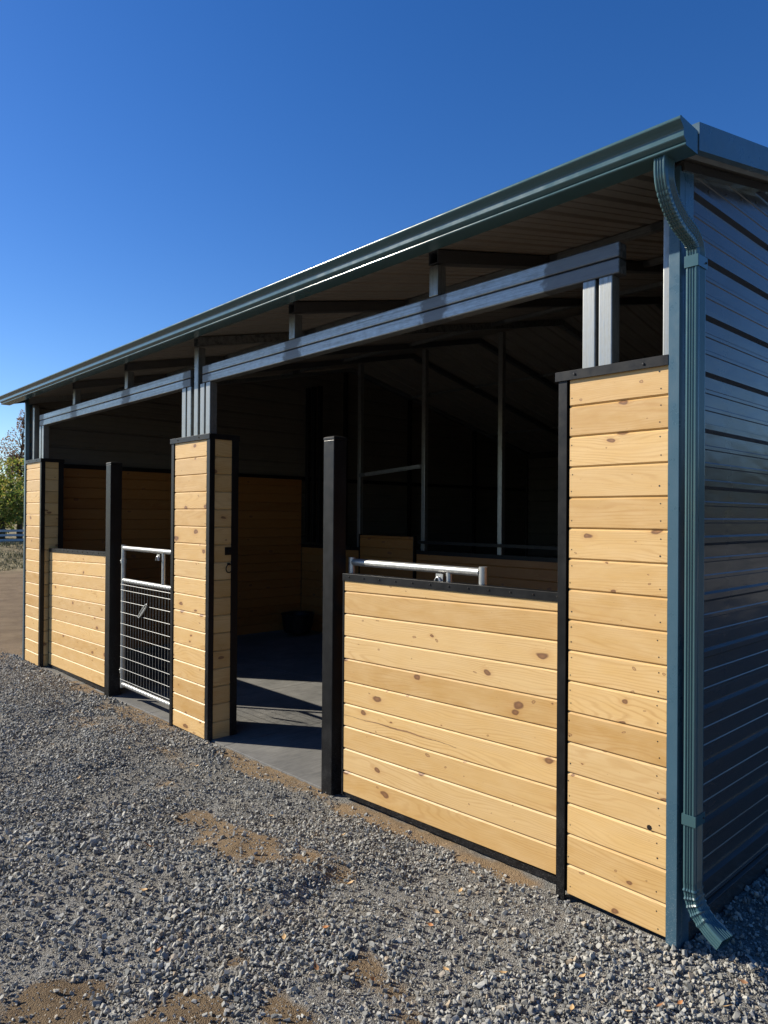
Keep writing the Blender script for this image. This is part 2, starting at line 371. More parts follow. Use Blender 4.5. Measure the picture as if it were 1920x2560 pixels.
def rotmats(n, tilt=.9):
    a = rng.uniform(0, 2 * np.pi, n); b = rng.normal(0, tilt, n); c = rng.normal(0, tilt, n)
    ca, sa, cb, sb, cc, sc = np.cos(a), np.sin(a), np.cos(b), np.sin(b), np.cos(c), np.sin(c)
    Rz = np.zeros((n, 3, 3)); Rz[:, 0, 0] = ca; Rz[:, 0, 1] = -sa; Rz[:, 1, 0] = sa; Rz[:, 1, 1] = ca; Rz[:, 2, 2] = 1
    Ry = np.zeros((n, 3, 3)); Ry[:, 0, 0] = cb; Ry[:, 0, 2] = sb; Ry[:, 2, 0] = -sb; Ry[:, 2, 2] = cb; Ry[:, 1, 1] = 1
    Rx = np.zeros((n, 3, 3)); Rx[:, 1, 1] = cc; Rx[:, 1, 2] = -sc; Rx[:, 2, 1] = sc; Rx[:, 2, 2] = cc; Rx[:, 0, 0] = 1
    return Rz @ Ry @ Rx
def stones(n, xr, yr, size, tmpl, keep, sink=.35, aniso=(1, .78, .56), lift=0.0):
    x = rng.uniform(*xr, n); y = rng.uniform(*yr, n)
    ok = keep(x, y); x = x[ok]; y = y[ok]; n = len(x)
    r = size(x, y, n)
    sc3 = np.array(aniso)[None, :] * rng.uniform(.75, 1.25, (n, 3)) * r[:, None]
    k = rng.integers(0, len(tmpl), n); RM = rotmats(n)
    z = gz(x, y) + r * (rng.uniform(-sink, .55, n)) + lift * rng.uniform(0, 1, n); T = np.stack([x, y, z], -1)
    vs = []; fs = []; o = 0
    for q, (V, F) in enumerate(tmpl):
        m = k == q; c = int(m.sum())
        if not c: continue
        P = np.einsum('nij,nvj->nvi', RM[m], V[None] * sc3[m][:, None, :]) + T[m][:, None, :]
        vs.append(P.reshape(-1, 3)); fs.append((F[None] + (np.arange(c) * len(V))[:, None, None]).reshape(-1, 3) + o); o += c * len(V)
    return np.vstack(vs), np.vstack(fs)
def outside(x, y):   # not under the barn
    return ~((x > -7.87) & (x < .05) & (y > .0))
def infront(x, y):   # roughly what this side of the yard shows
    return outside(x, y) & (y < .02 + np.where(x > .05, 1.6, 0)) & (x * .55 + y * 1.0 > -5.6)
def k_main(x, y):
    d = dirtmask(x, y); clump = fbm(x, y, 2.2, 3, 61)
    p = (1 - sm(d, .22, .62) * .955) * (.38 + .8 * sm(clump, .38, .58))
    return infront(x, y) & (rng.uniform(0, 1, len(x)) < p)
def sz(lo, hi, bias=2.2):
    def f(x, y, n):
        big = np.clip(sm(fbm(x, y, 1.5, 3, 71), .40, .62) * .7 + .75 * np.exp(-(((x + 1.9) / .9) ** 2 + ((y + 1.35) / .42) ** 2)) - .45 * np.exp(-(((x - .1) / .6) ** 2 + ((y + .3) / .5) ** 2)), 0, 1.1)
        return (lo + (hi - lo) * rng.uniform(0, 1, n) ** bias * (.6 + .75 * big)) * .5
    return f
T1 = [hull(int(rng.integers(10, 15))) for _ in range(40)]; T2 = [hull(int(rng.integers(13, 22))) for _ in range(40)]; T3 = [hull(7) for _ in range(16)]
parts = []
parts.append(stones(72000, (-3.4, 1.6), (-2.3, 1.3), sz(.012, .040), T2, k_main, lift=.012))
parts.append(stones(42000, (-3.4, 1.6), (-2.3, 1.3), sz(.009, .026), T1, k_main, lift=.006))
parts.append(stones(60000, (-9.3, -3.4), (-2.3, .03), sz(.015, .042), T2, k_main, lift=.008))
parts.append(stones(100000, (-3.6, 1.6), (-2.3, 1.0), lambda x, y, n: rng.uniform(.0025, .0058, n), T3, lambda x, y: infront(x, y) & (rng.uniform(0, 1, len(x)) < 1 - .55 * sm(dirtmask(x, y), .3, .7)), sink=.1, aniso=(1, .85, .7), lift=.002))
parts.append(stones(40000, (-8.6, -3.4), (-2.0, .02), lambda x, y, n: rng.uniform(.004, .009, n), T3, infront, sink=.1, aniso=(1, .85, .7)))
# scattered stones on the bare dirt
parts.append(stones(2600, (-3.4, .4), (-2.2, .02), lambda x, y, n: rng.uniform(.005, .016, n), T2, lambda x, y: infront(x, y) & (dirtmask(x, y) > .4), sink=.2))
o_ = 0; VV = []; FF = []
for v, f in parts: VV.append(v); FF.append(f + o_); o_ += len(v)
def mat_gravel():
    t = NT('crushed_grey_stone'); oc = t.coord()
    ri = t.node('ShaderNodeNewGeometry', out=8)
    c = t.ramp(ri, [(0, (.13, .13, .118)), (.25, (.24, .238, .215)), (.55, (.335, .33, .298)), (.80, (.41, .40, .355)), (.92, (.47, .45, .39)), (1.0, (.34, .26, .17))])
    n = t.noise(oc, 180, 4, .65)
    c = t.mix(t.mapr(n, .35, .7, 0, .5), c, t.mix(.5, c, (.12, .12, .12)))
    c = t.mix(t.mapr(t.noise(oc, 5, 3), .45, .75, 0, .35), c, (.27, .22, .15))
    return t.set(color=c, rough=.8, normal=t.bump(n, .35, .0015), spec=.3)
g = mesh_np('gravel', np.vstack(VV), np.vstack(FF), mat_gravel()); g['kind'] = 'stuff'
g['label'] = 'crushed grey gravel spread in front of the horse stalls'; g['category'] = 'gravel'

# ------------------------------------------------------------ board panels
NB = [0]
def boards(mb, A, B, zb, zt, e=.13, first=None, ends=True, t=.02, g=.0082, gd=.0085):
    """tongue and groove boards between ground points A and B (front face is to the right of A->B seen from above, i.e. outward);
    zb / zt = bottom and top height at A and B"""
    A = Vector((A[0], A[1], 0)); B = Vector((B[0], B[1], 0)); d = (B - A); L = d.length; d.normalize(); nrm = Vector((d.y, -d.x, 0))
    k = 0; h = 0.0; H = max(zt[0] - zb[0], zt[1] - zb[1])
    first = e if first is None else first
    while h < H - .004:
        h1 = h + (first if k == 0 else e)
        NB[0] += 1; rx = random.random(); ry = random.random()
        off = (random.uniform(0, 40), random.uniform(0, 40))
        def P(s, hh, dep):
            z = (zb[0] * (1 - s / L) + zb[1] * s / L) + hh
            zc = zt[0] * (1 - s / L) + zt[1] * s / L
            return A + d * s - nrm * dep + Vector((0, 0, min(z, zc)))
        rows = [(h, t), (h, gd), (h + g * .8, 0), (h1 - g, 0), (h1, gd), (h1, t)]
        if h1 > H: h1c = H; rows = [(h, t), (h, gd), (h + g * .8, 0), (max(h1c, h + g), 0), (max(h1c, h + g), t)]
        ch = .004
        cols = [(0, ch), (ch, 0), (L - ch, 0), (L, ch)]
        vs = []; uv = []
        for (hh, dp) in rows:
            for (s, cd) in cols: vs.append(P(s, hh, max(dp, cd))); uv.append((s + off[0], hh - h + off[1]))
        n = 4; fs = []
        for i in range(len(rows) - 1):
            for j in range(n - 1): fs.append((i * n + j, i * n + j + 1, (i + 1) * n + j + 1, (i + 1) * n + j))
        # ends
        b = len(vs)
        for s in (0, L):
            for hh in (rows[1][0], rows[-2][0]):
                vs.append(P(s, hh, t)); uv.append((off[0] + s, off[1] + hh - h))
        m = len(rows)
        fs.append((b, b + 1, (m - 2) * n, n)); fs.append((b + 2, n + 3, (m - 2) * n + 3, b + 3))
        mb.add(vs, fs, [[uv[q] for q in f] for f in fs], uv2=(rx, ry))
        h = h1; k += 1
    return mb
def nail(mb, p, nrm, r=.0032, mi=0):
    p = Vector(p); nrm = Vector(nrm); a = nrm.cross(Vector((0, 0, 1))).normalized(); b = nrm.cross(a); n = 8
    vs = [p + nrm * .0006 + (a * math.cos(2 * math.pi * k / n) + b * math.sin(2 * math.pi * k / n)) * r for k in range(n)]
    vs2 = [q - nrm * .001 for q in vs]
    mb.add(vs + vs2, [tuple(range(n))] + [(k, k + n, (k + 1) % n + n, (k + 1) % n) for k in range(n)], mi=mi)
def screw(mb, p, nrm, r=.0055):
    p = Vector(p); nrm = Vector(nrm); a = nrm.cross(Vector((0, 0, 1))).normalized(); b = nrm.cross(a); n = 10
    rings = [(0, r), (.003, r * .95), (.0052, r * .55)]
    vs = []
    for (hh, rr) in rings: vs += [p + nrm * hh + (a * math.cos(2 * math.pi * k / n) + b * math.sin(2 * math.pi * k / n)) * rr for k in range(n)]
    fs = [(i * n + k, i * n + (k + 1) % n, (i + 1) * n + (k + 1) % n, (i + 1) * n + k) for i in range(2) for k in range(n)] + [tuple(range(2 * n, 3 * n))]
    mb.add(vs, fs)

# ============================================================ THE BARN
barn = thing('horse_barn', 'metal horse barn with pine clad open stalls, teal gutter and charcoal steel siding', 'barn', (0, 0, 0))
X0, X1 = -7.86, .026       # side wall planes
YR = 5.0; SL = .22
def zr(y): return 2.985 + SL * min(y, 2 * YR - y)
EV = -.158

# roof sheets, ribs run up the slope
prof = []
x = -7.95
while x < .165:
    for dx, dz in ((0, 0), (.014, .018), (.030, .018), (.044, 0), (.098, 0), (.101, .004), (.113, .004), (.116, 0), (.160, 0), (.163, .004), (.175, .004), (.178, 0)):
        if x + dx < .165: prof.append((x + dx, dz))
    x += .2286
prof.append((.165, 0))
mb = MB()
n = len(prof)
rows = [(EV, zr(EV)), (YR, zr(YR)), (2 * YR - EV, zr(EV))]
mb.add([(px, y, z + pz) for (y, z) in rows for (px, pz) in prof], [(i * n + k, i * n + k + 1, (i + 1) * n + k + 1, (i + 1) * n + k) for i in range(2) for k in range(n - 1)])
roof = mb.build('roof', [M_roof, M_soffit], barn, solid=(.002, -1, 1))
mb = MB(); mb.box(-7.86, .02, 1.01, 1.05, zr(1.03) - .05, zr(1.03) - .012); mb.build('purlin', M_galv_x, roof)
for yy in (2.2, 3.6, 6.4, 8.6):
    mb = MB(); mb.box(-7.86, .02, yy - .02, yy + .02, zr(yy) - .05, zr(yy) - .012); mb.build('purlin', M_galv_x, roof)

# side walls with horizontal ribs
def sidewall(xw, sgn, name):
    z = -.13 + .0; pr = []
    zb = .361 - .2286 * 3
    while zb < zr(YR):
        for dz, dx in ((0, 0), (.013, .018), (.034, .018), (.041, 0), (.090, 0), (.094, .0024), (.107, .0024), (.111, 0), (.160, 0), (.164, .0024), (.177, .0024), (.181, 0)):
            if zb + dz > -.12: pr.append((zb + dz, dx))
        zb += .2286
    pr = [(z, d) for z, d in pr if z < zr(YR) - .02]
    vs = []; nn = len(pr); ys = []
    for z, d in pr:
        y0 = max(.0, (z - 2.985 + .03) / SL); y1 = 2 * YR - y0
        for q in np.linspace(y0, y1, 3): vs.append((xw + sgn * d, q, z))
    fs = [(i * 3 + j, i * 3 + j + 1, (i + 1) * 3 + j + 1, (i + 1) * 3 + j) for i in range(nn - 1) for j in range(2)]
    if sgn < 0: fs = [f[::-1] for f in fs]
    mb = MB(); mb.add(vs, fs); o = mb.build(name, [M_siding, M_liner], barn, solid=(.002, -1, 1))
    return o
wr = sidewall(X1, 1, 'side_wall'); wl = sidewall(X0, -1, 'side_wall')
# base trim along the right wall, screws under the rake
mb = MB(); mb.box(X1 + .001, X1 + .022, .09, 9.98, -.12, .062); mb.build('base_trim', M_siding, wr, bevel=.002)
for k in range(8):
    mb = MB(); screw(mb, (X1 + .0, .12 + .17 * k, zr(.12 + .17 * k) - .10), (1, 0, 0), .007); mb.build('wall_screw', M_siding, wr)
# back wall
mb = MB(); vs = []; fs = []
zb = -.12; pr = []
while zb < 2.9:
    for dz, dx in ((0, 0), (.014, .018), (.030, .018), (.044, 0)): pr.append((zb + dz, dx))
    zb += .2286
pr = [(z, d) for z, d in pr if z < 2.94]
vs = [(x, 2 * YR + d, z) for z, d in pr for x in (X0, X1)]
mb.add(vs, [(2 * i + 1, 2 * i, 2 * i + 2, 2 * i + 3) for i in range(len(pr) - 1)])
bw = mb.build('back_wall', [M_siding, M_liner], barn, solid=(.002, -1, 1))
mb = MB(); mb.box(X0 - .02, X1 + .02, 2 * YR - .02, 2 * YR + .03, 2.86, 3.0); mb.build('eave_light_stop', M_siding, bw)  # unseen strip added to stop light leaking in at the rear eave
for a in (X0, X1):  # unseen boxes added to seal the back corners against light
    mb = MB(); mb.box(a - .045, a + .045, 2 * YR - .06, 2 * YR + .04, -.2, 2.96); mb.build('corner_upright', M_siding, bw)

# rafters, one over each strut
RX = [-7.80, -6.357, -5.057, -3.757, -2.503, -1.259, -.02]
for x in RX:
    mb = MB(); w = .0635
    def raf(y0, y1):
        # open square tube
        z0, z1 = zr(y0) - .012, zr(y1) - .012; o = .0635 / math.cos(math.atan(SL)); tt = .004
        for (a0, a1, b0, b1) in ((x - w / 2, x + w / 2, 0, -tt), (x - w / 2, x + w / 2, -o + tt, -o), (x - w / 2, x - w / 2 + tt, -tt, -o + tt), (x + w / 2 - tt, x + w / 2, -tt, -o + tt)):
            v = [(a, y, z + b) for (y, z) in ((y0, z0), (y1, z1)) for b in (b1, b0) for a in (a0, a1)]
            mb.add(v, [(0, 1, 3, 2), (5, 4, 6, 7), (0, 4, 5, 1), (2, 3, 7, 6), (0, 2, 6, 4), (1, 5, 7, 3)])
    raf(.018, YR); raf(2 * YR - .02, YR)
    mb.build('rafter', M_galv_x, barn)

# gutter: K style profile swept along x (y out from the back, z up)
def arc(cy, cz, r, a0, a1, n): return [(cy + r * math.cos(R(a0 + (a1 - a0) * k / n)), cz + r * math.sin(R(a0 + (a1 - a0) * k / n))) for k in range(n + 1)]
GP = [(0, 0), (-.0865, 0)] + arc(-.0885, .0062, .0062, -90, -275, 14) + [(-.0945, .0165), (-.1065, .0245), (-.1090, .028), (-.1092, .048), (-.1105, .052), (-.1185, .0605), (-.1275, .067)] + arc(-.1285, .0790, .0088, -125, -330, 26)
GB = -.157; GZ0 = 2.892
mb = MB(); vs = []
xs = [-7.945, .170]
inner = [(a * .97 + -.001, b + .0015 if k > 2 else b + .0015) for k, (a, b) in enumerate(GP)]
loop = GP + inner[::-1][:]
n = len(GP)
gxs = list(np.linspace(xs[0], xs[1], 40)); m = len(gxs)
vs = [(float(x), GB + a, GZ0 + b) for x in gxs for (a, b) in GP]
mb.add(vs, [(i * n + k, i * n + k + 1, (i + 1) * n + k + 1, (i + 1) * n + k) for i in range(m - 1) for k in range(n - 1)])
mb.add([(x, GB, GZ0 + b) for x in xs for b in (0, .083)], [(0, 2, 3, 1)])
gut = mb.build('gutter', M_gut, barn)
for x in xs:   # end caps with the flat return flange
    mb = MB(); s = -1 if x < -1 else 1
    pts = [(x, GB + a, GZ0 + b) for (a, b) in GP[:len(GP) - 4]] + [(x, GB, GZ0 + .083)]
    p2 = [(x + s * .003, a[1], a[2]) for a in pts]; m = len(pts)
    mb.add(pts + p2, [tuple(range(m)), tuple(range(m, 2 * m))[::-1]] + [(k, (k + 1) % m, (k + 1) % m + m, k + m) for k in range(m)])
    mb.build('gutter_end_cap', M_teal_g, gut)
# drip edge behind the gutter + short soffit return
mb = MB(); mb.box(-7.945, .165, GB + .002, GB + .006, 2.905, 2.985 + SL * EV + .03); mb.box(-7.945, .165, GB - .03, GB + .05, 2.985 + SL * EV + .020, 2.985 + SL * EV + .023); mb.build('drip_edge', M_teal_g, barn)

# rake trims
def rake(xa, xb, name):
    mb = MB(); out = xb; s = 1 if xb > xa else -1
    y0, y1 = -.15, YR
    for (a, b, dz0, dz1) in ((xb - s * .004, xb, -.044, .056), (xa, xb - s * .004, .052, .056), (xb - s * .030, xb - s * .004, -.044, -.040)):
        a, b = min(a, b), max(a, b)
        for ya, yb in ((y0, YR), (2 * YR - y0, YR)):
            v = [(x, y, zr(y) + z) for y in (ya, yb) for z in (dz0, dz1) for x in (a, b)]
            mb.add(v, [(0, 1, 3, 2), (5, 4, 6, 7), (0, 4, 5, 1), (2, 3, 7, 6), (0, 2, 6, 4), (1, 5, 7, 3)])
    a, b = min(xa, xb), max(xa, xb); mb.box(a, b - (.004 if s > 0 else 0), y0, y0 + .003, zr(y0) - .0, zr(y0) + .052)
    return mb.build(name, M_teal, barn)
rake(.04, .176, 'rake_trim'); rake(-7.88, -7.96, 'rake_trim')
mb = MB()
for ya, yb in ((.0, YR), (2 * YR, YR)):
    v = [(x, y, zr(y) + z) for y in (ya, yb) for z in (-.055, -.02) for x in (X1 + .001, X1 + .03)]
    mb.add(v, [(0, 1, 3, 2), (5, 4, 6, 7), (0, 4, 5, 1), (2, 3, 7, 6), (0, 2, 6, 4), (1, 5, 7, 3)])
mb.build('soffit_channel', M_siding, barn)

# corner trims (L shaped)
mb = MB(); mb.box(.0025, .045, -.012, .03, -.03, 2.95); mb.box(.030, .0455, .03, .105, -.04, 2.97); mb.build('corner_trim', M_teal, barn, bevel=.0015)
mb = MB(); mb.box(-7.872, -7.832, -.012, .03, -.16, 2.95); mb.box(-7.8725, -7.860, .03, .105, -.16, 2.97); mb.build('corner_trim', M_teal, barn, bevel=.0015)

# downspout: 2x3 inch corrugated rectangular pipe
def dsprof(w=.048, d=.078):
    p = []; a, b = w / 2, d / 2
    def side(p0, p1, nf, depth, nrm):
        out = []
        P0 = Vector(p0); P1 = Vector(p1); N = Vector(nrm)
        r = .14
        out.append(P0.lerp(P1, r))
        for k in range(nf):
            c = r + .06 + (1 - 2 * r - .12) * (k + .5) / nf; hw = (1 - 2 * r - .12) / nf * .5
            out += [P0.lerp(P1, c - hw * .95), P0.lerp(P1, c - hw * .45) - N * depth, P0.lerp(P1, c + hw * .45) - N * depth, P0.lerp(P1, c + hw * .95)]
        out.append(P0.lerp(P1, 1 - r)); return out
    p += side((-a, -b), (a, -b), 3, .0035, (0, -1)); c = (a - .004, -b + .004)
    p += [Vector((a - .003, -b + .002))] + side((a, -b), (a, b), 4, .003, (1, 0)) + [Vector((a - .003, b - .002))]
    p += side((a, b), (-a, b), 3, .0035, (0, 1)) + [Vector((-a + .003, b - .002))] + side((-a, b), (-a, -b), 4, .003, (-1, 0)) + [Vector((-a + .003, -b + .002))]
    return [(q.x, q.y) for q in p]
DP = dsprof(); DX, DY = .089, .027
def dssweep(mb, pts, crimps=None, base=1.0):
    # own frame: profile x follows world x side, profile y = front(-)/back(+)
    pts = [Vector(p) for p in pts]; n = len(DP); vs = []
    for i, p in enumerate(pts):
        a = pts[max(i - 1, 0)]; b = pts[min(i + 1, len(pts) - 1)]; t = (b - a).normalized()
        sx = Vector((1, 0, 0)); sx = (sx - t * sx.dot(t)).normalized(); sy = sx.cross(t) * -1
        if sy.y < -.01 or (abs(sy.y) < .01 and sy.z > 0): sy = -sy
        sy = t.cross(sx); sy = sy if sy.y > 0 else -sy
        k = base * (crimps[i] if crimps else 1)
        for q in DP: vs.append(p + sx * q[0] * k + sy * q[1] * k)
    fs = [(i * n + k, (i + 1) * n + k, (i + 1) * n + (k + 1) % n, i * n + (k + 1) % n) for i in range(len(pts) - 1) for k in range(n)]
    mb.add(vs, fs)
def bez(p, n):
    p = [Vector(q) for q in p]; out = []
    for i in range(n + 1):
        t = i / n; out.append(p[0] * (1 - t) ** 3 + p[1] * 3 * t * (1 - t) ** 2 + p[2] * 3 * t * t * (1 - t) + p[3] * t ** 3)
    return out
ds = MB(); dssweep(ds, [(DX, DY, 2.60), (DX, DY, .26)]); dso = ds.build('downspout', M_teal_g, barn, smooth=50)
def crimped(pts, c0, c1, step=3):   # crimps between parameters c0..c1
    cr = []
    for i in range(len(pts)):
        f = i / (len(pts) - 1); cr.append(.945 if (c0 < f < c1 and i % step == 0) else 1.0)
    return cr
up = [(.073, -.201, 2.896), (.073, -.201, 2.875)] + bez([(.073, -.201, 2.85), (.073, -.195, 2.77), (.076, -.135, 2.735), (.079, -.090, 2.705)], 36)
e = MB(); dssweep(e, up, crimped(up, .25, .98)); e.build('elbow', M_teal_g, dso, smooth=22)
lo = bez([(.079, -.092, 2.707), (.085, -.040, 2.672), (DX, DY, 2.68), (DX, DY, 2.60)], 32) + [(DX, DY, 2.585)]
e = MB(); dssweep(e, lo, crimped(lo, .08, .85), .985); e.build('elbow', M_teal_g, dso, smooth=22)
# bottom elbow turns out to +x: sweep with a frame whose 'x' lies in the bend plane
bt = bez([(DX, DY, .262), (DX, DY, .18), (DX + .015, DY - .004, .142), (DX + .125, DY - .02, .088)], 28)
e = MB(); n = len(DP); vs = []
for i, p in enumerate(bt):
    a = bt[max(i - 1, 0)]; b = bt[min(i + 1, len(bt) - 1)]; t = (b - a).normalized()
    sy = Vector((0, 1, 0)); sy = (sy - t * sy.dot(t)).normalized(); sx = sy.cross(-t); sx = sx if sx.x + sx.z > 0 else -sx
    f = i / (len(bt) - 1); k = (1.07 if i % 4 == 0 else .97) if .0 < f < .8 else 1.0 + max(0, f - .8) * .25
    for q in DP: vs.append(p + sx * q[0] * k + sy * q[1] * k)
e.add(vs, [(i * n + k, (i + 1) * n + k, (i + 1) * n + (k + 1) % n, i * n + (k + 1) % n) for i in range(len(bt) - 1) for k in range(n)])
e.build('elbow', M_teal_g, dso, smooth=22, solid=(.001, 0, 0))
for (z0, z1) in ((2.553, 2.597), (.472, .513)):
    mb = MB(); a, b = .0265, .0415
    mb.box(DX - a, DX + a, DY - b, DY - b + .002, z0, z1); mb.box(DX + a - .002, DX + a, DY - b + .002, DY + b, z0, z1); mb.box(DX - a, DX - a + .002, DY - b + .002, DY + b, z0, z1)
    mb.build('strap', M_teal_g, dso, bevel=.0008)
    mb = MB(); screw(mb, (DX + a, DY + .025, (z0 + z1) / 2), (1, 0, 0), .004); mb.build('strap_screw', M_nail, dso)

# ------------------------------------------------------------ piers
def pier(xa, xb, zb, e, first, zt, left_trim, right_trim, depth=.237, side_r=True, side_l=True, capx=(0, 0)):
    p = bpy.data.objects.new('pier', None); C.objects.link(p); p.parent = barn; p.location = ((xa + xb) / 2, depth / 2, zb)
    q = Vector(p.location)
    def add(mb, name, mat, **k): return mb.build(name, mat, p, **k)
    # child meshes live in pier space
    def B(mb, name, mat, **k):
        o = mb.build(name, mat, p, **k); o.data.transform(Matrix.Translation(-q)); return o
    fx0 = xa + (.050 if left_trim else .0); fx1 = xb - (.054 if right_trim else .0)
    zct = zt - .005
    mb = MB(); boards(mb, (fx0, 0), (fx1, 0), (zb, zb), (zct, zct), e, first)
    # nails
    if xb > -1: nail(mb, (-.070, .0, .412), (0, -1, 0), .0105, mi=1)
    hh = zb
    while hh < zct - .06:
        for xx in (fx0 + .012, fx1 - .036 if not right_trim else fx1 - .012):
            for dz in ((.03, .095) if random.random() < .6 else (.035,)):
                if hh + dz < zct - .02: nail(mb, (xx + random.uniform(-.006, .006), 0, hh + dz + random.uniform(-.006, .006)), (0, -1, 0), .0028 if random.random() < .7 else .0036, mi=1)
        hh += e
    B(mb, 'board_cladding', [M_pine, M_nail])
    # side faces
    if side_r:
        mb = MB(); boards(mb, (xb - .004, .036), (xb - .004, depth - .052), (zb, zb), (zct, zct), e, first); B(mb, 'side_cladding', M_pine)
    if side_l:
        mb = MB(); boards(mb, (xa + .004, depth - .052), (xa + .004, .036), (zb, zb), (zct, zct), e, first); B(mb, 'side_cladding', M_pine)
    zb2 = zb - .03
    for on, x0, x1, s in ((left_trim, xa, xa + .042, -1), (right_trim, xb - .044, xb, 1)):
        if not on: continue
        mb = MB(); mb.box(x0, x1, -.006, .004, zb2, zt - .038)
        if s > 0: mb.box(xb - .006, xb + .0, .004, .038, zb2, zt - .038)
        else: mb.box(xa, xa + .006, .004, .038, zb2, zt - .038)
        B(mb, 'corner_angle', M_black, bevel=.0012)
    for x0, x1, on in ((xb - .010, xb + .003, side_r), (xa - .003, xa + .010, side_l)):
        if on:
            mb = MB(); mb.box(x0, x1, depth - .054, depth + .002, zb2, zt - .038); B(mb, 'back_angle', M_black, bevel=.0012)
    mb = MB(); c0, c1 = capx
    mb.box(xa - .010 + c0, xb + .006 + c1, -.014, -.011, zt - .040, zt); mb.box(xa - .010 + c0, xb + .006 + c1, -.011, depth + .008, zt - .003, zt)
    mb.box(xb + .003 + c1, xb + .006 + c1, -.011, depth + .008, zt - .040, zt - .003); mb.box(xa - .010 + c0, xa - .007 + c0, -.011, depth + .008, zt - .040, zt - .003)
    mb.box(xa - .007 + c0, xb + .003 + c1, depth + .005, depth + .008, zt - .040, zt - .003)
    B(mb, 'cap', M_black, bevel=.001)
    for f in ((.17, .80) if xb > -1 else (.2, .75)):
        mb = MB(); screw(mb, (xa + (xb - xa) * f, -.014, zt - .020 + random.uniform(-.003, .003)), (0, -1, 0)); B(mb, 'cap_screw', M_nail)
    # studwork inside, closing the pier
    mb = MB(); mb.box(xa + .025, xb - .025, .022, depth - .02, zb + .0, zt - .045); B(mb, 'core', M_black)
    return p, B
pier(-.488, .0005, .010, .13, .128, 2.240, True, False, side_r=False, capx=(-.003, -.004))
pm, PB = pier(-4.101, -3.488, -.062, .1322, .1322, 2.219, True, True)
# bottoms fall slightly to the left
pier(-7.830, -7.277, -.118, .1325, .1325, 2.241, False, True, side_l=False, capx=(.012, 0))
# latch plate and tie ring on the middle pier
mb = MB(); mb.box(-3.492, -3.486, .128, .182, 1.312, 1.372); mb.box(-3.486, -3.468, .150, .176, 1.330, 1.354); PB(mb, 'latch_plate', M_black, bevel=.002)
mb = MB(); mb.tube((-3.492, .157, 1.244), (-3.470, .157, 1.244), .009, 10)
ring = [(-3.474 + .004 * math.cos(a), .157 + .026 * math.sin(a), 1.212 + .032 * math.cos(a)) for a in np.linspace(0, 2 * math.pi, 28)]
mb.path(ring, .0042, 8, cap=False); PB(mb, 'tie_ring', M_black, smooth=60)

# ------------------------------------------------------------ gate posts
def post(xa, xb, zb, zt, dy=.0):
    mb = MB(); mb.box(xa, xb, dy, dy + (xb - xa) * 1.02, zb, zt)
    o = mb.build('gate_post', M_black, barn, bevel=.004)
    mb = MB(); d = (xb - xa) * 1.02; cx, cy = (xa + xb) / 2, dy + d / 2; e = .0015
    vs = []; lv = [(0, 1.0), (.013, 1.0), (.018, .93), (.026, .6), (.029, .25)]
    for (h, k) in lv:
        for (i, j) in ((-1, -1), (1, -1), (1, 1), (-1, 1)): vs.append((cx + i * (d / 2 + e) * k, cy + j * (d / 2 + e) * k, zt + .001 + h))
    mb.add(vs, [(4 * a + b, 4 * a + (b + 1) % 4, 4 * a + 4 + (b + 1) % 4, 4 * a + 4 + b) for a in range(len(lv) - 1) for b in range(4)] + [(16, 17, 18, 19), (3, 2, 1, 0)])
    mb.build('post_cap', M_black, o, bevel=.002)
    return o
post(-2.134, -2.036, -.09, 2.066); post(-5.440, -5.332, -.16, 2.078)

